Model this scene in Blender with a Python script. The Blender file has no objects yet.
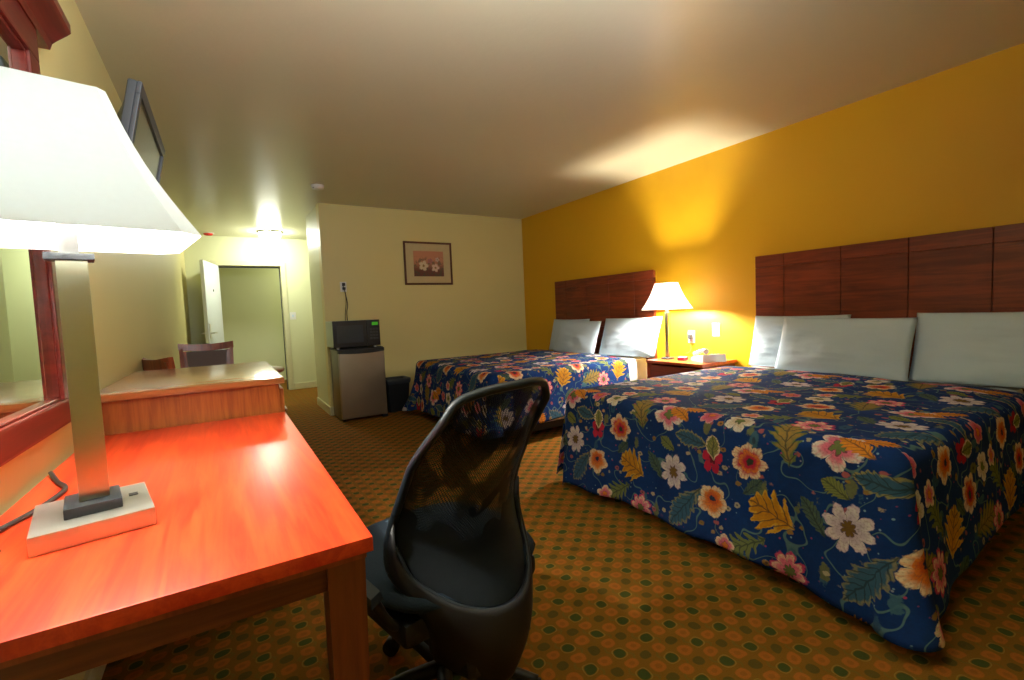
import bpy, bmesh, math, random
from mathutils import Vector, Matrix, noise
random.seed(7)
PI = math.pi
COL = bpy.context.scene.collection

# ------------------------------------------------------------------ node expression helper
class G:
    """tiny expression builder over shader nodes"""
    def __init__(s, name):
        s.m = bpy.data.materials.new(name); s.m.use_nodes = True
        s.t = s.m.node_tree; s.t.nodes.clear()
        s.out = s.t.nodes.new('ShaderNodeOutputMaterial')
    def n(s, typ, **k):
        nd = s.t.nodes.new(typ)
        for a, b in k.items(): setattr(nd, a, b)
        return nd
    def put(s, sock, v):
        if isinstance(v, X): v = v.s
        if isinstance(v, bpy.types.NodeSocket): s.t.links.new(v, sock)
        elif v is not None:
            if isinstance(v, (tuple, list)) and len(v) == 3 and sock.type == 'RGBA': v = (*v, 1)
            sock.default_value = v
    def math(s, op, a, b=None, c=None, clamp=False):
        nd = s.n('ShaderNodeMath', operation=op, use_clamp=clamp)
        for i, v in enumerate((a, b, c)):
            if v is not None: s.put(nd.inputs[i], v)
        return X(s, nd.outputs[0])
    def step(s, v, lo, hi):      # linear ramp lo->hi to 0..1 (lo may exceed hi)
        nd = s.n('ShaderNodeMapRange', interpolation_type='SMOOTHSTEP')
        s.put(nd.inputs['Value'], v); s.put(nd.inputs['From Min'], lo); s.put(nd.inputs['From Max'], hi)
        return X(s, nd.outputs['Result'])
    def mix(s, f, a, b):
        nd = s.n('ShaderNodeMix', data_type='RGBA')
        s.put(nd.inputs[0], f); s.put(nd.inputs[6], a); s.put(nd.inputs[7], b)
        return X(s, nd.outputs[2])
    def coord(s, kind='Object', scale=(1, 1, 1), rot=(0, 0, 0)):
        tc = s.n('ShaderNodeTexCoord'); mp = s.n('ShaderNodeMapping')
        s.t.links.new(tc.outputs[kind], mp.inputs[0])
        mp.inputs['Scale'].default_value = scale; mp.inputs['Rotation'].default_value = rot
        return X(s, mp.outputs[0])
    def xyz(s, v):
        nd = s.n('ShaderNodeSeparateXYZ'); s.put(nd.inputs[0], v)
        return [X(s, nd.outputs[i]) for i in range(3)]
    def vec(s, x, y, z=0.0):
        nd = s.n('ShaderNodeCombineXYZ'); s.put(nd.inputs[0], x); s.put(nd.inputs[1], y); s.put(nd.inputs[2], z)
        return X(s, nd.outputs[0])
    def noise(s, v, scale, detail=2, rough=.5, dist=0, color=False):
        nd = s.n('ShaderNodeTexNoise'); s.put(nd.inputs['Vector'], v)
        nd.inputs['Scale'].default_value = scale; nd.inputs['Detail'].default_value = detail
        nd.inputs['Roughness'].default_value = rough; nd.inputs['Distortion'].default_value = dist
        return X(s, nd.outputs[1 if color else 0])
    def bump(s, h, dist=.002, strength=1):
        nd = s.n('ShaderNodeBump'); s.put(nd.inputs['Height'], h)
        nd.inputs['Distance'].default_value = dist; nd.inputs['Strength'].default_value = strength
        return X(s, nd.outputs[0])
    def pbr(s, col, rough=.5, metal=0, normal=None, spec=.5, **kw):
        nd = s.n('ShaderNodeBsdfPrincipled')
        s.put(nd.inputs['Base Color'], col); s.put(nd.inputs['Roughness'], rough); s.put(nd.inputs['Metallic'], metal)
        nd.inputs['Specular IOR Level'].default_value = spec
        if normal is not None: s.put(nd.inputs['Normal'], normal)
        for k, v in kw.items(): s.put(nd.inputs[k.replace('_', ' ')], v)
        s.t.links.new(nd.outputs[0], s.out.inputs[0]); return nd
class X:
    def __init__(s, g, sock): s.g = g; s.s = sock
    def __add__(a, b): return a.g.math('ADD', a, b)
    __radd__ = __add__
    def __sub__(a, b): return a.g.math('SUBTRACT', a, b)
    def __rsub__(a, b): return a.g.math('SUBTRACT', b, a)
    def __mul__(a, b): return a.g.math('MULTIPLY', a, b)
    __rmul__ = __mul__
    def __truediv__(a, b): return a.g.math('DIVIDE', a, b)

def paint(name, col, rough=.5, spec=.5, bump=.0015, scale=60, var=.04):
    g = G(name); v = g.coord()
    n1 = g.noise(v, 1.3, 3); n2 = g.noise(v, scale, 3, .6)
    c = g.mix(n1, tuple(k * (1 - var) for k in col), tuple(min(1, k * (1 + var)) for k in col))
    g.pbr(c, rough, normal=g.bump(n2, bump, .35), spec=spec); return g.m
def plain(name, col, rough=.5, metal=0, spec=.5, var=.06, scale=25, bump=0):
    g = G(name); v = g.coord(); n = g.noise(v, scale, 3)
    c = g.mix(n, tuple(k * (1 - var) for k in col), tuple(min(1, k * (1 + var)) for k in col))
    g.pbr(c, rough, metal, spec=spec, normal=g.bump(n, bump) if bump else None); return g.m
def wood(name, c1, c2, axis=1, rough=.35, spec=.5, scale=1.0, contrast=1.0):
    g = G(name); s = [14 * scale] * 3; s[axis] = 1.1 * scale; v = g.coord(scale=tuple(s))
    n = g.noise(v, 1.6, 5, .62, .9); s2 = [110 * scale] * 3; s2[axis] = 3.5 * scale
    f = g.noise(g.coord(scale=tuple(s2)), 1.0, 2)
    k = g.step(n * .8 + f * .2, .5 - .17 / contrast, .5 + .17 / contrast)
    g.pbr(g.mix(k, c1, c2), rough, normal=g.bump(f, .0004, .3), spec=spec); return g.m

M = {}
M['cream'] = paint('cream_paint', (.70, .62, .27), .42, .5)
M['pale'] = paint('pale_green_paint', (.66, .68, .42), .4, .5)
M['yellow'] = paint('mustard_paint', (.74, .40, .010), .5, .4, bump=.001)
M['ceil'] = paint('ceiling_paint', (.60, .57, .40), .30, .5, bump=.003, scale=22)
M['trim'] = plain('trim_paint', (.62, .60, .36), .35)
M['white_door'] = plain('door_paint', (.66, .70, .72), .35)
M['desk_top'] = wood('desk_laminate', (.50, .026, .009), (.70, .072, .016), 1, .30, .45, 1.3, 1.0)
M['desk_wood'] = wood('desk_wood', (.09, .015, .005), (.22, .055, .013), 0, .42)
M['leg_wood'] = wood('leg_wood', (.11, .020, .006), (.21, .052, .014), 2, .42)
M['dresser_top'] = wood('dresser_top', (.32, .10, .030), (.46, .17, .055), 0, .20, .8)
M['dresser'] = wood('dresser_wood', (.24, .050, .007), (.42, .115, .016), 2, .4, scale=1.5)
M['headboard'] = wood('headboard_wood', (.105, .014, .005), (.25, .042, .012), 1, .38, .5)
M['nightstand'] = wood('nightstand_wood', (.45, .07, .014), (.70, .15, .03), 1, .3)
M['mirror_wood'] = wood('mirror_frame_wood', (.075, .007, .006), (.15, .016, .010), 1, .3, .5)
M['chair_wood'] = wood('chair_wood', (.17, .028, .010), (.34, .07, .02), 2, .3)
M['black'] = plain('black_plastic', (.005, .005, .007), .55)
M['dark'] = plain('dark_plastic', (.03, .035, .045), .35)
M['tv_shell'] = plain('tv_shell', (.045, .055, .075), .4)
M['brass'] = plain('lamp_metal', (.50, .50, .36), .28, 1)
M['chrome'] = plain('satin_steel', (.70, .70, .68), .28, 1)
M['silver'] = plain('silver_base', (.66, .64, .58), .38, .85)
M['white'] = plain('white_plastic', (.75, .75, .72), .4)
M['linen'] = plain('white_linen', (.56, .68, .79), .9, spec=.15, var=.05, scale=6, bump=.01)
M['red'] = plain('red_plastic', (.65, .02, .01), .4)
M['pink'] = plain('magenta_plastic', (.8, .02, .16), .4)
M['chair_fabric'] = plain('seat_fabric', (.018, .028, .042), .95, spec=.15, scale=300, bump=.001)
M['uphol'] = plain('grey_upholstery', (.16, .12, .12), .8, scale=200)
M['bin'] = plain('bin_plastic', (.012, .014, .016), .35)
M['cord'] = plain('cord', (.025, .022, .02), .5)
M['glass_black'] = plain('oven_window', (.05, .06, .08), .12)
M['screen'] = plain('tv_screen', (.10, .10, .07), .15)
M['mattress'] = plain('mattress_fabric', (.72, .75, .78), .9)

def steel():
    g = G('brushed_steel_door'); v = g.coord(scale=(1, 60, 60)); n = g.noise(v, 4, 3)
    b = g.noise(g.coord(), 3, 2)
    g.pbr(g.mix(b, (.34, .29, .22), (.46, .40, .32)), g.step(n, 0, 1) * .15 + .28, .9, normal=g.bump(n, .0003, .3)); return g.m
M['steel'] = steel()
def mirror():
    g = G('mirror_glass'); g.pbr((.80, .88, .80), .015, 1); return g.m
M['mirror'] = mirror()

def shade_mat(name, col, em, tr=.2):
    g = G(name); v = g.coord(); n = g.noise(v, 90, 2)
    d = g.n('ShaderNodeBsdfDiffuse'); t = g.n('ShaderNodeBsdfTranslucent'); e = g.n('ShaderNodeEmission')
    c = g.mix(n, tuple(k * .96 for k in col), col)
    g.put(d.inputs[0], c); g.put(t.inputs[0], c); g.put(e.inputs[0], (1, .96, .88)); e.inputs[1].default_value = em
    mx = g.n('ShaderNodeMixShader'); mx.inputs[0].default_value = tr
    ad = g.n('ShaderNodeAddShader')
    g.t.links.new(d.outputs[0], mx.inputs[1]); g.t.links.new(t.outputs[0], mx.inputs[2])
    g.t.links.new(mx.outputs[0], ad.inputs[0]); g.t.links.new(e.outputs[0], ad.inputs[1])
    g.t.links.new(ad.outputs[0], g.out.inputs[0]); return g.m
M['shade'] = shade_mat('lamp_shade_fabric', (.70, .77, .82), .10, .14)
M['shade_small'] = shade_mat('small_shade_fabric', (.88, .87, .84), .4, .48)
def emis(name, col, k):
    g = G(name); e = g.n('ShaderNodeEmission'); v = g.coord(); n = g.noise(v, 8)
    g.put(e.inputs[0], g.mix(n, tuple(c * .97 for c in col), col)); e.inputs[1].default_value = k
    g.t.links.new(e.outputs[0], g.out.inputs[0]); return g.m
M['dome'] = emis('dome_glow', (.97, 1, .84), 120)
M['green_led'] = emis('green_display', (.15, .8, .05), .3)

def carpet():
    g = G('patterned_carpet'); v = g.coord()
    w = g.noise(v, 9, 2, color=True); wx, wy, wz = g.xyz(w)
    x, y, z = g.xyz(v)
    x = x + (wx - .5) * .03; y = y + (wy - .5) * .03
    px, py = .122, .109
    ax = x * (2 * PI / px); ay = y * (2 * PI / py)
    ca = g.math('COSINE', ax - 2.2); cb = g.math('COSINE', ay + .7)
    pr = ca * cb; sm = ca + cb
    fine = g.noise(v, 260, 2); blot = g.noise(v, 3, 3)
    base = g.mix(blot, (.18, .078, .007), (.25, .110, .012))
    # wavy bands linking the motifs
    wave = g.math('ABSOLUTE', g.math('SINE', (ax - 2.2) * .5 + g.math('SINE', (ay + .7)) * .8) )
    col = g.mix(g.step(wave, .20, .06) * .45, base, (.15, .125, .02))
    org = g.step(pr, -.30, -.48)
    col = g.mix(org * .85, col, (.40, .115, .014))
    col = g.mix(g.step(pr, -.80, -.92) * .5, col, (.20, .075, .01))
    ring = g.step(g.math('ABSOLUTE', pr - .36), .11, .04) * g.step(sm, -.1, .1)
    col = g.mix(ring * .55, col, (.33, .22, .04))
    gr = g.step(pr, .44, .60)
    col = g.mix(gr * .95, col, g.mix(g.step(sm, -1, 1), (.085, .066, .012), (.030, .066, .014)))
    col = g.mix(fine * .45, col, (.07, .036, .005))
    g.pbr(col, .95, spec=.1, normal=g.bump(fine, .004, .6)); return g.m
M['carpet'] = carpet()

def floral():
    g = G('floral_bedspread'); tc = g.n('ShaderNodeTexCoord'); uv = X(g, tc.outputs['UV'])
    wn = g.noise(uv, 26, 2, color=True); wx, wy, _ = g.xyz(wn); u, v, _ = g.xyz(uv)
    u0 = u; v0 = v
    u = u + (wx - .5) * .022; v = v + (wy - .5) * .022
    PU, PV = .727, .66
    big = g.noise(uv, 5, 3)
    col = g.mix(big, (.004, .014, .070), (.010, .050, .22))
    mid = g.noise(uv, 55, 3, .6); fine = g.noise(uv, 130, 2)
    # vines
    vn = g.noise(uv, 6.5, 1)
    vine = g.step(g.math('ABSOLUTE', vn - .5), .011, .004)
    col = g.mix(vine * .7, col, (.13, .24, .20))
    # small berries
    vo = g.n('ShaderNodeTexVoronoi'); g.put(vo.inputs['Vector'], uv); vo.inputs['Scale'].default_value = 42
    bm_ = g.step(X(g, vo.outputs['Distance']), .20, .12) * g.step(g.xyz(X(g, vo.outputs['Color']))[0], .66, .70)
    vc = g.xyz(X(g, vo.outputs['Color']))[1]
    col = g.mix(bm_ * .9, col, g.mix(g.step(vc, .45, .55), (.45, .05, .12), (.20, .34, .42)))
    def scatter(col, sc, thr, c1, c2, c3, elong):
        vv = g.n('ShaderNodeTexVoronoi'); mp = g.n('ShaderNodeMapping'); mp.inputs['Scale'].default_value = (1, elong, 1); mp.inputs['Rotation'].default_value = (0, 0, .7 * elong)
        g.put(mp.inputs[0], uv); g.t.links.new(mp.outputs[0], vv.inputs['Vector']); vv.inputs['Scale'].default_value = sc; vv.inputs['Randomness'].default_value = .8
        k = g.xyz(X(g, vv.outputs['Color'])); d = X(g, vv.outputs['Distance'])
        m = g.step(d + (mid - .5) * .35, thr, thr - .07) * g.step(k[0], .38, .42)
        c = g.mix(g.step(k[1], .3, .4), c1, g.mix(g.step(k[1], .65, .72), c2, c3))
        c = g.mix(g.step(d, thr * .45, thr * .3) * .7, c, (.02, .02, .03))
        return g.mix(m * .9, col, c)
    col = scatter(col, 15, .34, (.05, .13, .17), (.16, .17, .06), (.03, .09, .17), .55)
    col = scatter(col, 19, .30, (.42, .10, .10), (.50, .40, .22), (.34, .18, .03), 1.25)
    def loc(cu, cv, rot):
        dx = g.math('WRAP', u - cu, PU / 2, -PU / 2); dy = g.math('WRAP', v - cv, PV / 2, -PV / 2)
        c, s = math.cos(rot), math.sin(rot)
        return dx * c + dy * s, dy * c - dx * s
    def leaf(col, cu, cv, L, W, rot, ca, cb, edge=None, ser=.25, k=26, vein=True):
        L *= 1.22; W *= 1.3
        x, y = loc(cu, cv, rot); a = x * (1 / L); ay = g.math('ABSOLUTE', y)
        prof = (1 - a * a) * g.math('MAXIMUM', 1 + a * .35, .2)
        prof = prof * (1 + ser * g.math('SINE', (x - ay * .6) * (k / L))) - g.step(g.math('ABSOLUTE', a), 1.0, 1.05) * 5
        d = prof - ay * (1 / W) + (mid - .5) * .5
        m = g.step(d, -.03, .09)
        inner = g.mix(mid, ca, cb)
        if edge: inner = g.mix(g.step(d, .34, .12), inner, edge)
        if vein:
            vv = g.step(ay, .0045, .0015)
            st = g.step(g.math('SINE', (x - ay * 1.0) * (k * 1.0 / L)), .72, .95)
            inner = g.mix(g.math('MAXIMUM', vv, st) * .65, inner, (.02, .03, .03))
        return g.mix(m, col, inner)
    def flower(col, cu, cv, R, n, rot, co, cm, cc, edge=None, dep=.35, sq=1.0, sh=.6):
        R *= 1.22
        x, y = loc(cu, cv, rot); y = y * sq
        r = g.math('SQRT', x * x + y * y); th = g.math('ARCTAN2', y, x)
        p = g.math('ABSOLUTE', g.math('COSINE', th * (n / 2)))
        p = g.math('POWER', p, sh)
        rr = r / (p * (dep * R) + (1 - dep) * R)
        rr = rr + (mid - .5) * .34
        m = g.step(rr, 1.03, .94)
        o = g.mix(g.step(rr, .50, .88), cm, co)
        if edge: o = g.mix(g.step(rr, .80, .90), o, edge)
        o = g.mix(g.step(p, .30, .08) * .7, o, tuple(k * .3 for k in cm))
        o = g.mix(g.step(g.math('SINE', th * (n * 4) + rr * 5), .2, .9) * .35, o, cm)
        o = g.mix(g.step(fine, .52, .62) * .25, o, (.16, .08, .08))
        o = g.mix(g.step(rr, .36, .28), o, cc)
        o = g.mix(g.step(g.math('ABSOLUTE', rr - .33), .05, .01) * .7, o, (.05, .02, .03))
        return g.mix(m, col, o)
    WH = (.72, .66, .60); CR = (.78, .62, .40); PK = (.72, .16, .24); RD = (.48, .015, .045); GD = (.62, .27, .012)
    GD2 = (.42, .18, .012); GN = (.13, .17, .05); TL = (.015, .060, .115); TL2 = (.06, .15, .22); BR = (.16, .09, .02); OR = (.72, .20, .03)
    # blue-green leaves
    col = leaf(col, .66, .16, .105, .040, -.95, TL, TL2, (.22, .20, .12), .12)
    col = leaf(col, .645, .47, .075, .028, .15, TL, TL2, (.30, .26, .10), .08)
    col = leaf(col, .12, .30, .065, .022, .9, GN, TL, None, .1)
    col = leaf(col, .38, .09, .090, .030, -.6, GN, (.20, .22, .07), None, .45, 20)
    col = leaf(col, .05, .42, .045, .022, .5, GN, (.25, .25, .06), None, .1)
    col = leaf(col, .35, .335, .045, .020, 2.4, GN, TL, None, .1)
    # plume
    col = leaf(col, .235, .575, .105, .042, 1.35, (.42, .20, .03), (.18, .20, .07), GN, .25, 22)
    # gold leaves
    col = leaf(col, .275, .255, .078, .058, .35, GD, GD2, (.66, .36, .03), .28, 15)
    col = leaf(col, .70, .635, .060, .028, 2.9, OR, GD, None, .2)
    # blossoms
    col = flower(col, .005, .30, .068, 8, .2, WH, (.55, .45, .50), BR, (.62, .50, .56), .45)
    col = flower(col, .372, .435, .062, 7, .5, CR, RD, BR, None, .28)
    col = flower(col, .368, .435, .038, 5, .1, OR, RD, (.04, .05, .03), None, .25)
    col = flower(col, .535, .405, .052, 5, 1.57, RD, RD, (.12, .01, .02), None, .5, 1.3)
    col = leaf(col, .535, .455, .048, .026, 1.5, (.30, .28, .08), GN, CR, .05)
    col = flower(col, .055, .565, .070, 5, .9, WH, PK, GN, None, .5)
    col = leaf(col, .005, .585, .062, .026, .5, GD, OR, None, .15)
    col = flower(col, .205, .055, .062, 8, .1, CR, PK, (.12, .14, .04), (.60, .05, .16), .45)
    col = flower(col, .525, .225, .058, 5, .8, CR, OR, (.02, .03, .07), None, .28)
    col = flower(col, .525, .235, .034, 6, .3, OR, (.62, .10, .02), (.02, .03, .07), None, .3)
    col = flower(col, .575, .600, .040, 6, .3, PK, (.62, .10, .16), OR, (.7, .36, .34), .3)
    col = flower(col, .440, .600, .050, 5, .6, WH, (.62, .50, .36), GN, None, .4)
    col = flower(col, .46, .055, .038, 5, .2, CR, PK, OR, None, .4)
    # woven speckle
    col = g.mix(fine * .28, col, (.012, .012, .02))
    quilt = g.math('ABSOLUTE', g.math('SINE', (u0 + v0) * 14)); q2 = g.math('ABSOLUTE', g.math('SINE', (u0 - v0) * 14))
    qh = g.math('MINIMUM', g.step(quilt, 0, .25), g.step(q2, 0, .25))
    g.pbr(g.mix(g.step(mid, .35, .7) * .16, col, (.01, .012, .03)), .9, spec=.06, normal=g.bump(qh * .15 + big * 2.0, .006, .5)); return g.m
M['floral'] = floral()

def mesh_fabric():
    g = G('woven_mesh'); v = g.coord('UV'); x, y, _ = g.xyz(v)
    wn = g.noise(g.coord(), 11, 1)
    a = g.math('SINE', x * 900 + wn * 20); b = g.math('SINE', y * 700 + wn * 14)
    hole = g.step(a * b, .02, .22)
    moire = g.step(g.noise(g.coord(scale=(1, 1, .6)), 18, 1), .50, .60)
    fade = g.step(y, .12, .38)
    p = g.n('ShaderNodeBsdfPrincipled'); g.put(p.inputs['Base Color'], (.003, .006, .009)); p.inputs['Roughness'].default_value = .75; p.inputs['Specular IOR Level'].default_value = .25
    tr = g.n('ShaderNodeBsdfTransparent'); mx = g.n('ShaderNodeMixShader')
    g.put(mx.inputs[0], hole * (moire * .6 + .12) * fade)
    g.t.links.new(p.outputs[0], mx.inputs[1]); g.t.links.new(tr.outputs[0], mx.inputs[2])
    g.t.links.new(mx.outputs[0], g.out.inputs[0]); return g.m
M['mesh'] = mesh_fabric()

def print_mat():
    g = G('floral_print'); v = g.coord(); x, y, z = g.xyz(v)
    n = g.noise(v, 22, 3, .6); n2 = g.noise(v, 60, 2)
    col = g.mix(g.step(z + n * .1, -.06, .10), (.16, .07, .05), (.55, .25, .14))
    def bl(col, cx, cz, R, c):
        dx = x - cx; dz = z - cz; r = g.math('SQRT', dx * dx + dz * dz); th = g.math('ARCTAN2', dz, dx)
        rr = r / (R * .7 + g.math('ABSOLUTE', g.math('COSINE', th * 2.5)) * (R * .35)) + (n2 - .5) * .4
        col = g.mix(g.step(rr, 1.1, .8), col, c); return g.mix(g.step(rr, .3, .2), col, (.30, .18, .06))
    lf = g.step(n, .52, .56) * g.step(z, .10, .04)
    col = g.mix(lf * .7, col, (.10, .10, .06))
    col = bl(col, -.07, -.03, .065, (.66, .55, .36)); col = bl(col, .09, -.055, .055, (.68, .50, .36))
    col = bl(col, .02, .03, .035, (.40, .16, .16)); col = bl(col, .12, .05, .03, (.55, .42, .34))
    g.pbr(col, .7, spec=.2); return g.m
M['print'] = print_mat()
M['mat_board'] = plain('mat_board', (.56, .46, .24), .8)

# ------------------------------------------------------------------ mesh helpers
def nb(): return bmesh.new()
def box(bm, x0, y0, z0, x1, y1, z1, bev=0, seg=2, rot=None, piv=None):
    b = bmesh.new(); bmesh.ops.create_cube(b, size=1)
    for v in b.verts:
        v.co = Vector(((x0 + x1) / 2 + v.co.x * (x1 - x0), (y0 + y1) / 2 + v.co.y * (y1 - y0), (z0 + z1) / 2 + v.co.z * (z1 - z0)))
    if bev: bmesh.ops.bevel(b, geom=b.edges[:], offset=bev, segments=seg, profile=.7, affect='EDGES')
    if rot is not None:
        p = Vector(piv or (0, 0, 0)); b.transform(Matrix.Translation(p) @ rot @ Matrix.Translation(-p))
    merge(bm, b); return bm
def merge(bm, b, mat=None):
    if mat is not None: b.transform(mat)
    me = bpy.data.meshes.new('t'); b.to_mesh(me); b.free(); bm.from_mesh(me); bpy.data.meshes.remove(me)
def prism(bm, rings, cap=True):
    """rings: list of equal-length closed point loops"""
    vs = [[bm.verts.new(p) for p in r] for r in rings]; n = len(rings[0])
    for a, b in zip(vs, vs[1:]):
        for i in range(n): bm.faces.new((a[i], a[(i + 1) % n], b[(i + 1) % n], b[i]))
    if cap:
        bm.faces.new(vs[0][::-1]); bm.faces.new(vs[-1])
    return bm
def cyl(bm, c, r0, z0, z1, r1=None, n=24):
    r1 = r0 if r1 is None else r1
    ring = lambda r, z: [Vector((c[0] + r * math.cos(2 * PI * i / n), c[1] + r * math.sin(2 * PI * i / n), z)) for i in range(n)]
    return prism(bm, [ring(r0, z0), ring(r1, z1)])
def lathe(bm, c, prof, n=32):
    rings = [[Vector((c[0] + r * math.cos(2 * PI * i / n), c[1] + r * math.sin(2 * PI * i / n), z)) for i in range(n)] for r, z in prof]
    return prism(bm, rings)
def tube(bm, pts, r, n=10, rf=None):
    pts = [Vector(p) for p in pts]
    if len(pts) > 2:    # catmull-rom smoothing
        q = []; P = [pts[0]] + pts + [pts[-1]]
        for i in range(1, len(P) - 2):
            for k in range(6):
                t = k / 6; a, b, c, d = P[i - 1:i + 3]
                q.append(.5 * ((2 * b) + (-a + c) * t + (2 * a - 5 * b + 4 * c - d) * t * t + (-a + 3 * b - 3 * c + d) * t ** 3))
        q.append(pts[-1]); pts = q
    rings = []; up = Vector((0, 0, 1))
    for i, p in enumerate(pts):
        d = (pts[min(i + 1, len(pts) - 1)] - pts[max(i - 1, 0)]).normalized()
        s = d.cross(up); s = s.normalized() if s.length > .05 else d.cross(Vector((1, 0, 0))).normalized()
        w = d.cross(s).normalized(); up = -w if i else up
        up = w.cross(d) if False else Vector((0, 0, 1)) if abs(d.z) < .9 else Vector((1, 0, 0))
        s = d.cross(up).normalized(); w = s.cross(d)
        if rings and i:
            if s.dot(ps) < 0 and abs(s.dot(ps)) > .3: s = -s; w = -w
        ps = s
        rr = rf(i / (len(pts) - 1)) * r if rf else r
        rings.append([p + (s * math.cos(2 * PI * k / n) + w * math.sin(2 * PI * k / n)) * rr for k in range(n)])
    return prism(bm, rings)
def obj(name, bm, mat, parent=None, smooth=False, loc=None):
    bmesh.ops.recalc_face_normals(bm, faces=bm.faces[:])
    me = bpy.data.meshes.new(name); bm.to_mesh(me); bm.free()
    if smooth:
        for p in me.polygons: p.use_smooth = True
    o = bpy.data.objects.new(name, me); COL.objects.link(o)
    if mat: me.materials.append(M[mat] if isinstance(mat, str) else mat)
    if parent: o.parent = parent
    if loc: o.location = loc
    return o
def smooth_angle(o, ang=35):
    me = o.data
    for p in me.polygons: p.use_smooth = True
    bm = bmesh.new(); bm.from_mesh(me)
    for e in bm.edges:
        if len(e.link_faces) == 2 and e.calc_face_angle(0) > math.radians(ang): e.smooth = False
    bm.to_mesh(me); bm.free(); return o
def tag(o, label, cat, group=None):
    o['label'] = label; o['category'] = cat
    if group: o['group'] = group
    return o
def thing(name, label, cat, loc=(0, 0, 0), rz=0, group=None):
    o = bpy.data.objects.new(name, None); COL.objects.link(o); o.location = loc; o.rotation_euler = (0, 0, rz)
    o.empty_display_size = .1
    return tag(o, label, cat, group)
def struct(name, bm, mat, parent=None):
    o = obj(name, bm, mat, parent)
    if parent is None: o['kind'] = 'structure'
    return o

# ------------------------------------------------------------------ room shell
XL, XR, YF, YB, H = -.42, 3.75, 5.70, -1.0, 2.44
XP, YP, YE, XN = 1.00, 6.60, 8.35, 2.2
struct('floor', box(nb(), XL - .1, YB - .1, -.1, XR + .1, 10.4, 0), 'carpet')
struct('ceiling', box(nb(), XL - .1, YB - .1, H, XR + .1, 10.4, H + .1), 'ceil')
struct('wall_left', box(nb(), XL - .1, YB - .1, 0, XL, 10.4, H), 'cream')
struct('wall_right', box(nb(), XR, YB - .1, 0, XR + .1, YF, H), 'yellow')
struct('wall_far', box(nb(), XP, YF, 0, XR + .1, YF + .15, H, ), 'cream')
struct('wall_hall', box(nb(), XP, YF + .15, 0, XP + .12, YP, H), 'pale')
struct('wall_back', box(nb(), XL - .1, YB - .1, 0, XR + .1, YB, H), 'cream')
struct('wall_nook', box(nb(), XN, YF + .15, 0, XN + .1, YE, H), 'pale')
DX0, DX1, DZ = -.03, .835, 2.0
b = nb(); box(b, XL, YE, 0, DX0 - .02, YE + .12, H); box(b, DX1 + .02, YE, 0, XN + .1, YE + .12, H); box(b, DX0 - .02, YE, DZ + .02, DX1 + .02, YE + .12, H)
struct('wall_entry', b, 'pale')
struct('wall_corridor', box(nb(), XL, 9.9, 0, XR, 10.0, H), 'pale')
def frame():
    b = nb(); t = .075
    box(b, DX0 - t, YE - .02, 0, DX0, YE + .13, DZ, .004); box(b, DX1, YE - .02, 0, DX1 + t, YE + .13, DZ, .004)
    box(b, DX0 - t, YE - .02, DZ, DX1 + t, YE + .13, DZ + t, .004); return b
struct('trim_1', frame(), 'trim')
b = nb(); box(b, DX0, YE + .135, DZ - .02, DX1, YE + .145, DZ + .005); box(b, DX1 - .012, YE + .135, 0, DX1 + .004, YE + .145, DZ)
struct('trim_2', b, 'dark')
def bb(name, x0, y0, x1, y1): struct(name, box(nb(), x0, y0, 0, x1, y1, .10, .006), 'trim')
bb('baseboard_hall', XP - .014, YF, XP, YP); bb('baseboard_far', XP, YF - .014, XR, YF)
bb('baseboard_entry', DX1 + .08, YE - .014, XN, YE); bb('baseboard_left', XL, YB, XL + .012, YE)
bb('baseboard_right', XR - .014, YB, XR, YF - .015)
# open entry door, hinged on the left jamb, swung into the room
d = bpy.data.objects.new('door_1', None); COL.objects.link(d); d['kind'] = 'structure'
ang = math.atan2(-.745, -.165); d.location = (DX0 + .004, YE - .03, 0); d.rotation_euler = (0, 0, ang)
smooth_angle(obj('door_leaf', box(nb(), 0, -.022, .01, .79, .022, 1.99, .003), 'white_door', d))
b = nb()
for sy in (-1, 1):
    box(b, .70, sy * .026 - .005, .93, .76, sy * .026 + .005, 1.13, .003)
    tube(b, [(.73, sy * .03, 1.0), (.73, sy * .07, 1.0), (.70, sy * .075, 1.0), (.60, sy * .075, 1.0)], .010)
obj('door_handle', b, 'chrome', d)
b = nb(); bb_ = nb(); cyl(bb_, (0, 0), .016, -.03, .03); bb_.transform(Matrix.Translation((.40, 0, 1.60)) @ Matrix.Rotation(PI / 2, 4, 'X')); merge(b, bb_)
obj('peephole', b, 'dark', d)

# ------------------------------------------------------------------ ceiling fittings
t = thing('ceiling_light', 'round flush ceiling light with metal rim glowing in the entry hall', 'ceiling light', (.67, 7.75, H))
obj('rim', lathe(nb(), (0, 0), [(.06, 0), (.150, -.002), (.168, -.010), (.168, -.022), (.13, -.024)]), 'brass', t, True)
obj('diffuser', lathe(nb(), (0, 0), [(.15, -.020), (.148, -.05), (.12, -.095), (.07, -.118), (.015, -.126)]), 'dome', t, True)
t = thing('smoke_detector', 'small round white smoke detector on the ceiling before the hall', 'smoke detector', (.88, 4.97, H))
obj('body', lathe(nb(), (0, 0), [(.062, 0), (.062, -.012), (.054, -.032), (.03, -.04), (.01, -.04)]), 'white', t, True)
obj('indicator', box(nb(), -.05, -.035, -.034, -.04, -.025, -.026), 'dark', t)
t = thing('fire_alarm', 'small red fire alarm fitting high above the open entry door', 'fire alarm', (-.10, 8.12, H))
obj('alarm_body', lathe(nb(), (0, 0), [(.06, 0), (.06, -.015), (.045, -.032), (.012, -.036)]), 'red', t, True)
obj('plate', lathe(nb(), (0, 0), [(.075, 0), (.075, -.006), (.06, -.007)]), 'white', t, True)

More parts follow.
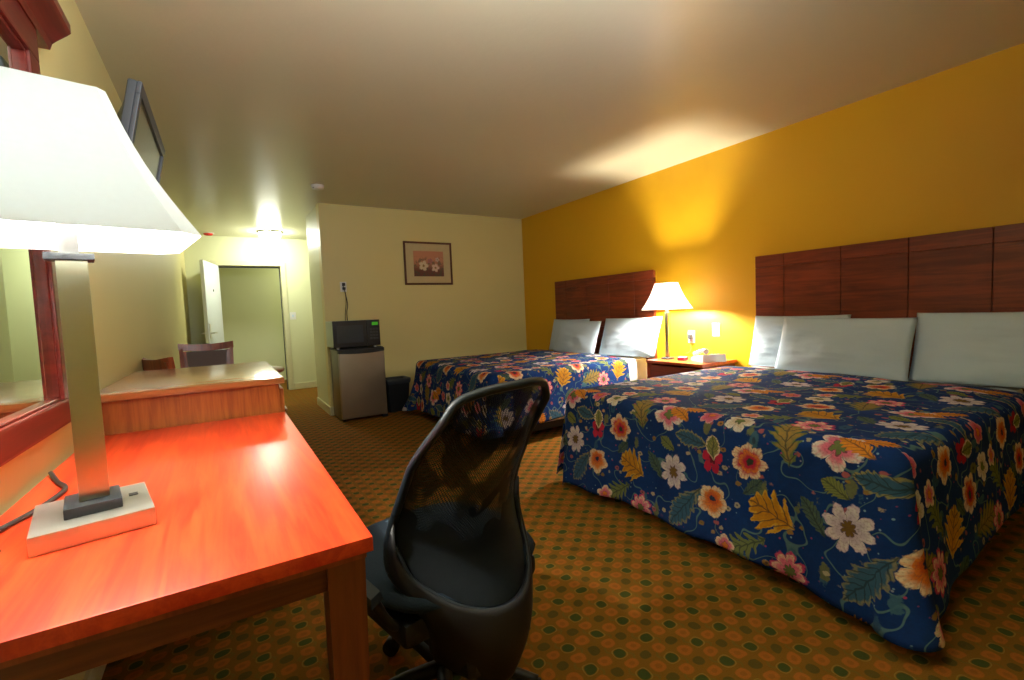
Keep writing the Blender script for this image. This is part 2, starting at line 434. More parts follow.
# ------------------------------------------------------------------ beds
def bed(name, label, y0, y1, group=None):
    t = thing('bed', label, 'bed', (2.75, (y0 + y1) / 2, 0)); hw = (y1 - y0) / 2
    smooth_angle(obj('mattress', box(nb(), -.86, -hw, .36, .91, hw, .595, .05, 4), 'mattress', t))
    obj('box_spring', box(nb(), -.86, -hw + .01, .13, .90, hw - .01, .355, .02, 3), 'mattress', t)
    b = nb(); box(b, -.84, -hw + .04, .06, .88, hw - .04, .125, .005); obj('bed_frame', b, 'black', t)
    for sx in (-.78, .0, .80):
        for sy in (-1, 1):
            obj('leg', cyl(nb(), (sx, sy * (hw - .08)), .02, 0, .06, .025, 16), 'black', t)
    return t
bed('bed', 'near bed with a white mattress, partly under the closer floral spread', .68, 2.20)
bed('bed', 'far bed whose white mattress edge shows beside the nightstand', 3.32, 4.86)

def spread(y0, y1, xh_l, xh_r, L_foot, Ll, Lr, seed, label, slit_l=True, slit_r=False, fold=0.0, hl=0, vo=0.0, cb=.16):
    """top + hanging sides. y0 right side (small y), y1 left side. head edge from xh_r (at y0) to xh_l (at y1)"""
    bm = bmesh.new(); uvl = bm.loops.layers.uv.new('UVMap'); uvd = {}
    xf = 1.85; zt = .612; r = .055; rnd = random.Random(seed); NQ = 30
    def top(x, y):
        e = min(y - y0, y1 - y, x - xf)
        z = zt + .012 * noise.noise(Vector((x * 2.2, y * 2.2, seed))) + .005 * noise.noise(Vector((x * 7, y * 7, seed + 5)))
        z = zt + (z - zt) * min(1, max(0, e / .12))
        # gentle swell over the turned-down head end
        z += .018 * max(0, 1 - abs(x - 3.15) / .35) * min(1, max(0, e / .15))
        return Vector((x, y, z))
    def grid(fn, ni, nj):
        vs = [[None] * nj for _ in range(ni)]
        for i in range(ni):
            for j in range(nj):
                p, uv = fn(i / (ni - 1), j / (nj - 1)); w = bm.verts.new(p); uvd[w] = uv; vs[i][j] = w
        for i in range(ni - 1):
            for j in range(nj - 1): bm.faces.new((vs[i][j], vs[i + 1][j], vs[i + 1][j + 1], vs[i][j + 1]))
    def ftop(a, c):
        y = y0 + a * (y1 - y0); xh = xh_r + a * (xh_l - xh_r)
        x = xf + c * (xh - xf); return top(x, y), (y, zt + x - xf + vo)
    grid(ftop, 70, 70)
    def hang(base, nrm, q, fl, wav):
        """q metres of cloth below the top edge"""
        a = min(q / r, PI / 2)
        out = r * math.sin(a); dn = r * (1 - math.cos(a)); rest = max(0, q - r * PI / 2)
        k = rest / .5
        return base + nrm * (out + rest * fl + wav * k * .55) + Vector((0, 0, -dn - rest * math.sqrt(max(.05, 1 - fl * fl))))
    def wave(s, k=1.0):
        return k * (.030 * math.sin(s * 9.0 + seed) + .018 * math.sin(s * 21 + seed * 2) + .03 * noise.noise(Vector((s * 3, seed, 0))))
    def foot(a, c):      # a along y, c down
        y = y0 + a * (y1 + (.050 if slit_l else 0) - y0); Lq = L_foot(min(1, a)) * c
        w = wave(y); e = max(0, y - y1)
        p = hang(Vector((xf, y, zt - r * (1 - math.sqrt(1 - (e / r) ** 2)))), Vector((-1, 0, 0)), Lq, .10, w)
        return p, (y, zt - Lq + vo)
    grid(foot, 90, NQ)
    def side(sgn, yy, Ls, xh, x_start=0.0, ext=0.0):
        def f(a, c):
            x = xf - ext + a * (xh - xf + ext); Lq = Ls(a) * c; e = max(0, xf - x)
            tp = max(0, 1 - a * 2.2)
            fl = (.05 + .20 * tp) if sgn > 0 else .10
            p = hang(Vector((x, yy, zt - r * (1 - math.sqrt(1 - (e / r) ** 2)))), Vector((0, sgn, 0)), Lq, fl, wave(x + 3, .25 + .5 * tp))
            if fold and sgn > 0: pass
            return p, ((yy + sgn * Lq) if sgn > 0 else (yy - Lq), zt + x - xf + vo)
        return f
    grid(side(1, y1, Ll, xh_l, ext=.045 if slit_l else 0), 80, NQ)
    grid(side(-1, y0, Lr, xh_r), 80, NQ)
    def corner(sgn, yy, Lc, f0, f1):
        def f(a, c):
            th = a * PI / 2; nrm = Vector((-math.cos(th), sgn * math.sin(th), 0))
            Lq = (Lc(a)) * c; wv = f0 * (1 - a) + f1 * a
            bulge = math.sin(a * PI) * cb
            p = hang(Vector((xf, yy, zt)), nrm, Lq, .10 + bulge * c, wv)
            return p, (yy + sgn * (.10 * c) * math.sin(th) * 1.0 + sgn * a * .12 * c, zt - Lq + vo)
        return f
    if not slit_r:
        grid(corner(-1, y0, lambda a: L_foot(0) + math.sin(a * PI) * .015 + a * (Lr(0) - L_foot(0)), wave(y0), wave(xf + 3, .8)), 20, NQ)
    if not slit_l:
        grid(corner(1, y1, lambda a: L_foot(1) + math.sin(a * PI) * .06 + a * (Ll(0) - L_foot(1)), wave(y1), wave(xf + 3, .8)), 20, NQ)
    bmesh.ops.remove_doubles(bm, verts=bm.verts[:], dist=.0008) if False else None
    for f in bm.faces:
        f.smooth = True
        for l in f.loops: l[uvl].uv = uvd[l.vert]
    bmesh.ops.remove_doubles(bm, verts=bm.verts[:], dist=.0006)
    bmesh.ops.recalc_face_normals(bm, faces=bm.faces[:])
    me = bpy.data.meshes.new('bedspread'); bm.to_mesh(me); bm.free(); me.materials.append(M['floral'])
    for p in me.polygons: p.use_smooth = True
    o = bpy.data.objects.new('bedspread', me); COL.objects.link(o)
    md = o.modifiers.new('thickness', 'SOLIDIFY'); md.thickness = .006; md.offset = 1
    return tag(o, label, 'bedspread')
spread(.65, 2.25, 3.37, 3.30, lambda a: .565 + .035 * abs(2 * a - 1) ** 2, lambda a: .60, lambda a: .58 - .10 * min(1, a * 2), 2,
       'blue floral bedspread on the near bed, its foot corner slit open')
spread(3.30, 4.97, 3.42, 3.30, lambda a: .56 + .02 * math.sin(a * 7), lambda a: .56, lambda a: .50 - .10 * a, 11,
       'blue floral bedspread on the far bed beside the black bin', slit_l=False, vo=.31, cb=.30)

def headboard(label, y0, y1):
    t = thing('headboard', label, 'headboard', (3.745, (y0 + y1) / 2, 0)); hw = (y1 - y0) / 2
    obj('back_panel', box(nb(), -.022, -hw + .003, .0, 0, hw - .003, 1.475), 'headboard', t)
    b = nb(); n = 4; w = 2 * hw
    cuts = [-hw, hw - 1.383, hw - 1.001, hw - .62, hw - .229, hw]
    for a, c in zip(cuts, cuts[1:]):
        if c - a < .03: continue
        for z0, z1 in ((.0, .90), (.902, 1.385), (1.387, 1.48)):
            box(b, -.040, a + .0022, z0, -.021, c - .0022, z1, .0015, 1)
    obj('front_panel', b, 'headboard', t)
    return t
headboard('wide dark wood headboard behind the near bed, cut by the right frame edge', .60, 2.21)
headboard('dark wood headboard behind the far bed, left of the lit lamp', 3.27, 4.91)

def pillow(label, yc, w, h, thick, xb, zb, tilt, roll, seed, group):
    bm = bmesh.new(); N = 30; uvs = {}
    for side in (1, -1):
        vs = [[None] * (N + 1) for _ in range(N + 1)]
        for i in range(N + 1):
            for j in range(N + 1):
                u = -1 + 2 * i / N; v = -1 + 2 * j / N
                e = max(0, (1 - abs(u) ** 2.6) * (1 - abs(v) ** 2.6)) ** .5
                px = u * w / 2 * (1 - .05 * (1 - abs(u)) * 0 - .018 * (1 - v * v)); py = v * h / 2 * (1 - .035 * (1 - u * u))
                wr = .010 * noise.noise(Vector((u * 2.5 + seed, v * 2.5, side))) + .012 * abs(noise.noise(Vector((u * 1.6 + seed, v * 5, side + 4))))
                d = side * (thick / 2 * e + wr * e)
                vs[i][j] = bm.verts.new((d, px, py))
        for i in range(N):
            for j in range(N): bm.faces.new((vs[i][j], vs[i + 1][j], vs[i + 1][j + 1], vs[i][j + 1]))
    bmesh.ops.remove_doubles(bm, verts=bm.verts[:], dist=.0005)
    R_ = Matrix.Rotation(roll, 4, 'X'); T_ = Matrix.Rotation(tilt, 4, 'Y')
    bm.transform(T_ @ Matrix.Translation((0, 0, h / 2)) @ R_)
    o = obj('pillow', bm, 'linen', None, True, (xb, yc, zb))
    return tag(o, label, 'pillow', group)
T = .34
GN_, GF_ = 'pillows on the near bed', 'pillows on the far bed'
pillow('white pillow on the near bed nearest the nightstand, tucked behind its neighbour', 1.85, .68, .41, .09, 3.565, .605, .26, .0, 1, GN_)
pillow('white pillow in the middle of the near bed, overlapping the one by the nightstand', 1.505, .79, .405, .11, 3.415, .603, .33, .015, 2, GN_)
pillow('white pillow on the near bed cut by the right edge of the photo', .705, .87, .43, .12, 3.50, .603, .33, -.01, 3, GN_)
pillow('white pillow on the far bed farthest from the lit lamp', 4.55, .70, .405, .09, 3.565, .605, .26, .0, 4, GF_)
pillow('white pillow in the middle of the far bed', 4.235, .74, .40, .11, 3.415, .603, .33, .02, 5, GF_)
pillow('white pillow on the far bed right beside the lit lamp', 3.495, .79, .425, .12, 3.50, .603, .33, -.02, 6, GF_)

# ------------------------------------------------------------------ nightstand and things on it
t = thing('nightstand', 'red-brown wooden nightstand between the two beds', 'nightstand', (3.51, 2.70, 0))
smooth_angle(obj('top', box(nb(), -.24, -.30, .60, .235, .29, .625, .004), 'nightstand', t))
b = nb(); box(b, -.21, -.285, .0, .225, -.265, .60); box(b, -.21, .255, .0, .225, .275, .60); box(b, -.19, -.265, .06, .225, .255, .08); box(b, .205, -.265, .08, .225, .255, .60)
obj('cabinet', b, 'headboard', t)
for z0, z1 in ((.09, .33), (.34, .58)):
    dr = smooth_angle(obj('drawer', box(nb(), -.22, -.262, z0, -.20, .252, z1, .003), 'headboard', t))
    b = nb(); tube(b, [(-.22, -.06, (z0 + z1) / 2), (-.24, -.055, (z0 + z1) / 2), (-.24, .055, (z0 + z1) / 2), (-.22, .06, (z0 + z1) / 2)], .005)
    obj('handle', b, 'brass', dr)

def rect_ring(hx, hy, z, c):
    return [Vector(p) for p in ((-hx + c, -hy, z), (hx - c, -hy, z), (hx, -hy + c, z), (hx, hy - c, z), (hx - c, hy, z), (-hx + c, hy, z), (-hx, hy - c, z), (-hx, -hy + c, z))]
def shade(bot, top, z0, z1, cb, ct):
    bm = nb(); rings = []
    for k in range(9):
        s = k / 8; f = s + .10 * math.sin(s * PI)
        f = min(1, f) if k < 8 else 1
        rings.append(rect_ring(bot[0] + (top[0] - bot[0]) * f, bot[1] + (top[1] - bot[1]) * f, z0 + (z1 - z0) * s, cb + (ct - cb) * f))
    prism(bm, rings, False); return bm
def lamp(label, loc, rz, base, pole_z, sh, power, small=False):
    t = thing('table_lamp', label, 'lamp', loc, rz)
    bx, by, bh = base
    if not small:
        smooth_angle(obj('base', box(nb(), -bx, -by, 0, bx, by, bh, .003), 'silver', t))
        bk = smooth_angle(obj('pole_foot', box(nb(), -.040, -.050, bh, .040, .050, bh + .018, .002), 'dark', t))
        obj('outlet', box(nb(), .052, .01, bh - .001, .066, .026, bh + .0015), 'dark', t)
        smooth_angle(obj('pole', box(nb(), -.019, -.018, bh + .018, .024, .018, pole_z, .002), 'brass', t))
        smooth_angle(obj('cap', box(nb(), -.034, -.024, pole_z, .034, .024, pole_z + .012, .002), 'black', t))
    else:
        obj('base', lathe(nb(), (0, 0), [(.06, 0), (.06, .008), (.045, .014), (.02, .018)]), 'dark', t, True)
        smooth_angle(obj('pole', box(nb(), -.018, -.012, .018, .018, .012, pole_z, .002), 'brass', t))
    z0, z1 = sh[2], sh[3]
    obj('socket', cyl(nb(), (0, 0), .014, pole_z + (.012 if not small else 0), z0 + (.025 if small else .09), .014), 'white', t, True)
    obj('bulb', lathe(nb(), (0, 0), [(.012, z0 + .06), (.028, z0 + .085), (.032, z0 + .11), (.024, z0 + .14), (.006, z0 + .152)]), emis('bulb_glow', (1, .92, .78) if small else (1, .93, .80), power), t, True, (0, 0, -.035 if small else .03))
    s = obj('lamp_shade', shade(sh[0], sh[1], z0, z1, .035, .012), 'shade_small' if small else 'shade', t)
    md = s.modifiers.new('thickness', 'SOLIDIFY'); md.thickness = .0015
    b = nb(); tube(b, [(-sh[1][0] + .004, 0, z1 - .004), (sh[1][0] - .004, 0, z1 - .004)], .002, 6); tube(b, [(0, 0, z1 - .004), (0, 0, z0 + (.117 if small else .182))], .0025, 6)
    obj('shade_holder', b, 'chrome', t)
    return t
DT = .755
desk_lamp = lamp('large lit desk lamp with white shade and silver outlet base on the red desk', (-.230, 1.15, DT), math.radians(11), (.083, .098, .033), .49,
     ((.185, .165), (.070, .050), .530, .795), 1500)
lamp('small lit lamp with white shade on the nightstand between the beds', (3.47, 2.91, .625), PI / 2, (.08, .08, .02), .43,
     ((.19, .16), (.085, .07), .455, .695), 3300, True)

t = thing('telephone', 'white desk telephone on the nightstand in front of the wall outlet', 'telephone', (3.53, 2.53, .625), math.radians(240))
t.scale = (1.2, 1.2, 1.2)
b = nb(); prism(b, [[Vector(p) for p in ((-.10, -.085, 0), (.10, -.085, 0), (.10, .085, 0), (-.10, .085, 0))], [Vector(p) for p in ((-.095, -.08, .022), (.095, -.08, .055), (.095, .08, .055), (-.095, .08, .022))]])
smooth_angle(obj('body', b, 'white', t))
b = nb(); tube(b, [(-.085, -.055, .042), (-.05, -.055, .058), (.05, -.055, .080), (.09, -.055, .075)], .018, 12, lambda s: 1.15 if s < .15 or s > .85 else .8)
obj('handset', b, 'white', t, True)
b = nb()
for i in range(4):
    for j in range(3):
        x = -.05 + i * .03; z = .022 + (x + .095) / .19 * .033
        box(b, x, .0 + j * .022, z - .001, x + .018, .015 + j * .022, z + .006, .001, 1)
obj('keypad', b, 'linen', t)
t = thing('small_box', 'small magenta box on the nightstand between lamp and telephone', 'box', (3.45, 2.73, .625), .3)
obj('cover', box(nb(), -.045, -.03, 0, .045, .03, .022, .003), 'pink', t)
obj('paper', box(nb(), -.042, -.027, .022, .042, .027, .027, .001), 'linen', t)

def outlet(label, loc, rot, cord=None, socket=True):
    t = thing('wall_outlet', label, 'outlet', loc); t.rotation_euler = rot
    smooth_angle(obj('plate', box(nb(), -.036, -.006, -.058, .036, .0, .058, .003), 'white', t))
    b = nb()
    for z in (-.024, .024): box(b, -.014, -.0075, z - .014, .014, -.005, z + .014, .001, 1)
    obj('socket', b, 'linen', t)
    return t
outlet('white wall outlet with a black plug above the microwave', (1.22, YF, 1.49), (0, 0, 0))
outlet('white wall outlet on the yellow wall above the telephone', (XR, 2.60, .88), (0, 0, -PI / 2))
outlet('white wall outlet with a dark plug on the yellow wall right of the lamp', (XR, 2.86, .81), (0, 0, -PI / 2))
b = nb(); box(b, 1.205, YF - .045, 1.50, 1.235, YF - .008, 1.535, .004); box(b, 1.207, YF - .04, 1.455, 1.238, YF - .008, 1.485, .004)
t = thing('power_cord', 'black power cord hanging from the outlet down behind the microwave', 'cord', (0, 0, 0)); obj('plug', b, 'cord', t)
obj('cable', tube(nb(), [(1.222, YF - .04, 1.46), (1.235, YF - .045, 1.38), (1.25, YF - .03, 1.28), (1.235, YF - .03, 1.18), (1.24, YF - .03, 1.0)], .005), 'cord', t, True)
b = nb(); tube(b, [(1.21, YF - .04, 1.50), (1.228, YF - .05, 1.42), (1.232, YF - .04, 1.30), (1.215, YF - .03, 1.15), (1.22, YF - .03, 1.0)], .004)
obj('cable', b, 'cord', t, True)
t = thing('adapter_plug', 'small dark plug adapter stuck in the outlet beside the lamp', 'plug', (XR, 2.86, .81))
obj('plug', box(nb(), -.045, -.018, -.02, -.008, .018, .025, .005), 'dark', t); obj('cable', tube(nb(), [(-.035, 0, -.02), (-.03, -.01, -.08), (-.05, -.02, -.13), (-.12, -.02, -.150)], .003), 'cord', t, True)
t = thing('light_switch', 'white light switch plate beside the entry door frame', 'switch', (.97, YE, 1.2))
obj('plate', box(nb(), -.045, -.006, -.06, .045, 0, .06, .002), 'white', t); obj('rocker', box(nb(), -.012, -.012, -.02, .012, -.005, .02, .002), 'linen', t)

# ------------------------------------------------------------------ fridge, microwave, bin, picture
t = thing('mini_fridge', 'stainless mini fridge standing in the corner under the microwave', 'fridge', (1.265, 5.20, 0))
smooth_angle(obj('body', box(nb(), -.245, .05, .015, .245, .47, .775, .006), plain('fridge_body', (.12, .10, .06), .3, .6), t))
smooth_angle(obj('door', box(nb(), -.245, .0, .03, .245, .048, .745, .012, 3), 'steel', t))
b = nb(); rings = []
for k in range(13):
    x = -.245 + .49 * k / 12; dpt = .018 * (1 - (x / .245) ** 2)
    zb = .745 + 0.0 - .012 * (1 - (x / .245) ** 2)
    rings.append([Vector((x, -.004 - dpt, zb)), Vector((x, -.004 - dpt, .782)), Vector((x, .06, .785)), Vector((x, .06, zb))])
prism(b, rings); obj('door_handle', b, 'black', t)
smooth_angle(obj('top_panel', box(nb(), -.25, .05, .775, .25, .475, .79, .004), 'black', t))
for x in (-.21, .21):
    for y in (.08, .43): obj('foot', cyl(nb(), (x, y), .018, 0, .016), 'black', t)
obj('hinge', box(nb(), .19, .0, .0, .245, .05, .028, .003), 'black', t)
t = thing('microwave', 'black microwave oven on top of the mini fridge', 'microwave', (1.235, 5.235, .79))
MWS = plain('microwave_side', (.40, .46, .36), .3, .4)
smooth_angle(obj('housing', box(nb(), -.25, .022, .020, .25, .40, .305, .005), MWS, t))
fr = smooth_angle(obj('door', box(nb(), -.25, 0, .020, .105, .022, .305, .004), 'black', t))
obj('window', box(nb(), -.215, -.004, .065, .065, .002, .255, .002), 'glass_black', fr)
cp = smooth_angle(obj('control_panel', box(nb(), .108, 0, .020, .25, .022, .305, .004), 'black', t))
obj('display', box(nb(), .165, -.003, .245, .232, .002, .28, .001), 'green_led', cp)
b = nb()
for i in range(4):
    for j in range(3): box(b, .14 + j * .032, -.003, .09 + i * .034, .165 + j * .032, .002, .112 + i * .034, .001, 1)
obj('keypad', b, 'dark', cp)
for x in (-.2, .2):
    for y in (.05, .36): obj('foot', cyl(nb(), (x, y), .015, 0, .021), 'white', t)
t = thing('trash_bin', 'black plastic trash bin between the mini fridge and the far bed', 'bin', (1.70, 5.45, 0))
def rr(hx, hy, z, r=.03, n=4):
    pts = []
    for cx, cy, a0 in ((hx - r, hy - r, 0), (-hx + r, hy - r, PI / 2), (-hx + r, -hy + r, PI), (hx - r, -hy + r, 1.5 * PI)):
        for k in range(n + 1): a = a0 + PI / 2 * k / n; pts.append(Vector((cx + r * math.cos(a), cy + r * math.sin(a), z)))
    return pts
b = nb(); prism(b, [rr(.115, .09, 0), rr(.14, .115, .36)], True)
obj('bin_body', b, 'bin', t)
b = nb(); prism(b, [rr(.142, .117, .33), rr(.15, .125, .36), rr(.15, .125, .385), rr(.143, .118, .392), rr(.12, .10, .385), rr(.11, .09, .34)], False)
obj('liner', b, 'dark', t, True)

t = thing('framed_picture', 'small framed floral print with a cream mat on the far wall', 'picture', (2.29, YF - .002, 1.78))
b = nb(); w, h, f = .325, .272, .024
for a in ((-w, -h, w, -h + f), (-w, h - f, w, h), (-w, -h + f, -w + f, h - f), (w - f, -h + f, w, h - f)): box(b, a[0], -.022, a[1], a[2], 0, a[3], .003, 1)
obj('frame', b, plain('picture_frame_wood', (.10, .03, .012), .35), t)
obj('mat', box(nb(), -w + f, -.010, -h + f, w - f, -.004, h - f), 'mat_board', t)
obj('print', box(nb(), -.20, -.0125, -.165, .205, -.010, .155), 'print', t)

# ------------------------------------------------------------------ desk, dresser
t = thing('desk', 'long desk with glowing red laminate top under the big lamp', 'desk', (0, 0, 0))
smooth_angle(obj('top', box(nb(), XL + .015, .775, DT - .025, .188, 2.082, DT, .003), 'desk_top', t))
obj('top_edge', box(nb(), XL + .015, .785, DT - .037, .178, 2.082, DT - .0255), 'chair_wood', t)
b = nb(); box(b, XL + .05, .815, .665, .118, .835, DT - .038, .002); obj('apron', b, 'desk_wood', t)
obj('apron', box(nb(), XL + .03, .84, .645, XL + .05, 2.07, DT - .038, .002), 'desk_wood', t)
obj('apron', box(nb(), .145, .875, .70, .16, 2.02, DT - .038, .002), 'desk_wood', t)
def leg(x, y, s=.062):
    b = nb(); r0 = .046
    P0 = [(x, y, 0), (x + r0, y, 0), (x + r0, y + r0, 0), (x, y + r0, 0)]; P1 = [(x, y, DT - .038), (x + s, y, DT - .038), (x + s, y + s, DT - .038), (x, y + s, DT - .038)]
    prism(b, [[Vector(p) for p in P0], [Vector(p) for p in P1]]); return b
for x, y in ((.118, .805), (XL + .03, .80), (.118, 2.01), (XL + .03, 2.01)): obj('leg', leg(x, y), 'leg_wood', t)

t = thing('dresser', 'tall wooden dresser with a shiny top at the far end of the desk', 'dresser', (0, 0, 0))
smooth_angle(obj('top', box(nb(), XL + .012, 2.087, .868, .195, 3.05, .893, .005), 'dresser_top', t))
b = nb(); box(b, XL + .03, 2.105, 0.03, .175, 3.03, .866, .003); obj('carcass', b, 'dresser', t)
for k in range(3):
    for y0 in (2.12, 2.575):
        z0 = .08 + k * .258
        dr = smooth_angle(obj('drawer', box(nb(), .1745, y0, z0, .192, y0 + .44, z0 + .248, .003), 'dresser', t))
        b = nb(); tube(b, [(.19, y0 + .17, z0 + .13), (.212, y0 + .175, z0 + .13), (.212, y0 + .265, z0 + .13), (.19, y0 + .27, z0 + .13)], .005); obj('handle', b, 'chair_wood', dr)
obj('plinth', box(nb(), XL + .05, 2.13, 0, .16, 3.01, .03), 'black', t)

# desk lamp cord
t = thing('lamp_cord', 'grey lamp cord trailing over the desk by the wall', 'cord')
obj('cable', tube(nb(), [(-.335, 1.075, DT + .012), (-.36, 1.05, DT + .006), (-.385, 1.0, DT + .005), (-.39, .90, DT + .005)], .004), 'cord', t, True)
obj('cable', tube(nb(), [(-.395, 1.60, DT + .008), (-.36, 1.50, DT + .006), (-.33, 1.42, DT + .006), (-.345, 1.30, DT + .006), (-.375, 1.20, DT + .006), (-.392, 1.10, DT + .006), (-.395, .95, DT + .006)], .005), 'cord', t, True)
obj('plug', box(nb(), -.40, 2.04, .80, -.372, 2.075, .86, .006), 'black', t)

# mirror
t = thing('wall_mirror', 'large wall mirror in a red-brown moulded frame above the desk', 'mirror', (0, 0, 0))
my0, my1, mz0, mz1 = .25, 1.84, .857, 1.97; fx = XL + .001
b = nb()
def rail(b, y0, z0, y1, z1):
    box(b, fx, y0, z0, fx + .030, y1, z1, .006, 2)
w = .085
rail(b, my0, mz0, my1, mz0 + .07); rail(b, my0, mz1 - .10, my1, mz1); rail(b, my0, mz0 + .07, my0 + w, mz1 - .10); rail(b, my1 - w, mz0 + .07, my1, mz1 - .10)
obj('frame', b, 'mirror_wood', t)
b = nb()
for (y0, z0, y1, z1) in ((my0 + w, mz0 + .07, my1 - w, mz0 + .078), (my0 + w, mz1 - .108, my1 - w, mz1 - .10), (my1 - w - .006, mz0 + .078, my1 - w, mz1 - .108)): box(b, fx, y0, z0, fx + .022, y1, z1, .002, 1)
obj('inner_trim', b, 'mirror_wood', t)
obj('glass', box(nb(), fx, my0 + w, mz0 + .07, fx + .008, my1 - w, mz1 - .10), 'mirror', t)
b = nb(); rings = []
pf = [(0, .0), (.034, .0), (.040, .018), (.052, .03), (.075, .05), (.085, .06), (.085, .085), (0, .085)]
for y in (my0 - .04, my1 + .10): rings.append([Vector((fx + px, y, mz1 - .012 + pz)) for px, pz in pf])
prism(b, rings); obj('cornice', b, 'mirror_wood', t)

# television
t = thing('television', 'dark flat television tilted down from a bracket high on the left wall', 'television', (-.20, 2.70, 2.053)); t.rotation_euler = (0, math.radians(11.5), 0)
smooth_angle(obj('casing', box(nb(), -.045, -.415, -.52, -.012, .415, 0, .012, 3), 'tv_shell', t))
b = nb()
for (y0, z0, y1, z1) in ((-.415, -.52, .415, -.475), (-.415, -.045, .415, 0), (-.415, -.475, -.375, -.045), (.375, -.475, .415, -.045)): box(b, -.015, y0, z0, 0, y1, z1, .004, 2)
obj('bezel', b, 'tv_shell', t)
obj('screen', box(nb(), -.013, -.378, -.478, -.008, .378, -.042), 'screen', t)
b = nb(); prism(b, [[Vector((-.045, y * .36, z)) for y, z in ((-1, -.45), (1, -.45), (1, -.03), (-1, -.03))], [Vector((-.085, y * .26, z)) for y, z in ((-1, -.38), (1, -.38), (1, -.10), (-1, -.10))]])
obj('rear_cover', b, 'tv_shell', t)
b = nb(); tube(b, [(-.08, 0, -.2), (-.12, 0, -.16), (-.18, 0, -.13)], .018, 10); obj('wall_bracket', b, 'black', t)

# ------------------------------------------------------------------ armchairs and table beyond the dresser
def armchair(label, loc, rz, group=None):
    """faces local +Y; back at y=-.0"""
    t = thing('armchair', label, 'chair', loc, rz)
    TZ = .92
    for s in (-1, 1):
        b = nb(); pr = []
        for z, y, w in ((0, -.05, .028), (.43, .0, .036), (.70, -.02, .036), (TZ, -.075, .030)):
            xx = s * (.170 + .036 * (z / TZ)); pr.append([Vector((xx - w / 2, y - w / 2, z)), Vector((xx + w / 2, y - w / 2, z)), Vector((xx + w / 2, y + w / 2, z)), Vector((xx - w / 2, y + w / 2, z))])
        prism(b, pr); obj('rear_leg', b, 'chair_wood', t)
        b = nb(); box(b, s * .215 - .018, .44, 0, s * .215 + .018, .476, .66, .004); obj('front_leg', b, 'chair_wood', t)
        b = nb(); tube(b, [(s * .20, -.02, .69), (s * .235, .10, .685), (s * .24, .30, .675), (s * .225, .47, .665), (s * .22, .50, .64)], .018, 10, lambda q: 1.25 if q > .7 else 1)
        obj('armrest', b, 'chair_wood', t, True)
    b = nb(); rings = []
    for k in range(13):
        x = -.225 + .45 * k / 12; u = x / .225; zt = TZ + .012 * u * u * 1.5; yy = -.062 - .02 * (1 - u * u)
        rings.append([Vector((x, yy - .016, zt - .055)), Vector((x, yy + .014, zt - .055)), Vector((x, yy + .006, zt + .01)), Vector((x, yy - .02, zt + .01))])
    prism(b, rings); obj('top_rail', b, 'chair_wood', t)
    b = nb(); prism(b, [[Vector((x, y, .58)) for x, y in ((-.155, -.045), (.155, -.045), (.155, .0), (-.155, .0))], [Vector((x, y, TZ - .055)) for x, y in ((-.175, -.085), (.175, -.085), (.175, -.05), (-.175, -.05))]])
    obj('back_cushion', b, 'uphol', t)
    for q in (-1, 1):
        b = nb(); prism(b, [[Vector((q * x, y, .57)) for x, y in ((.145, -.04), (.19, -.04), (.19, .004), (.145, .004))], [Vector((q * x, y, TZ - .05)) for x, y in ((.165, -.09), (.205, -.09), (.205, -.046), (.165, -.046))]])
        obj('back_frame', b, 'chair_wood', t)
    b = nb(); box(b, -.19, -.03, .55, .19, .0, .58, .003); obj('lower_rail', b, 'chair_wood', t)
    smooth_angle(obj('seat', box(nb(), -.225, .01, .42, .225, .47, .485, .02, 3), 'uphol', t))
    b = nb(); box(b, -.20, .0, .37, .20, .45, .42, .003); obj('seat_rail', b, 'chair_wood', t)
    return t
armchair('dark wooden armchair with grey padded back standing behind the dresser, facing us', (-.155, 5.35, 0), PI)
armchair('wooden armchair close to the left wall, only its curved top rail shows over the dresser', (-.295, 3.42, 0), -math.radians(65))
t = thing('round_table', 'round dark-edged table mostly hidden behind the dresser', 'table', (.0, 4.22, 0))
obj('tabletop', lathe(nb(), (0, 0), [(.36, .715), (.395, .722), (.40, .735), (.395, .745), (.05, .745)], 48), 'chair_wood', t, True)
obj('pedestal', lathe(nb(), (0, 0), [(.03, .03), (.05, .05), (.035, .1), (.035, .65), (.10, .715)], 24), 'chair_wood', t, True)
for k in range(4):
    b = nb(); tube(b, [(0, 0, .08), (.15, 0, .06), (.28, 0, .02)], .02, 8); b.transform(Matrix.Rotation(k * PI / 2 + .4, 4, 'Z')); obj('foot', b, 'chair_wood', t, True)

# ------------------------------------------------------------------ office chair
CYAW = .216; CK = .85; CX, CY = .6457 * CK, 1.068 * CK
t = thing('office_chair', 'black mesh-backed swivel office chair pulled out from the red desk', 'office chair', (CX - math.sin(CYAW) * .33, CY + math.cos(CYAW) * .33, 0), rz=CYAW)
cx, cy = 0.0, -.33
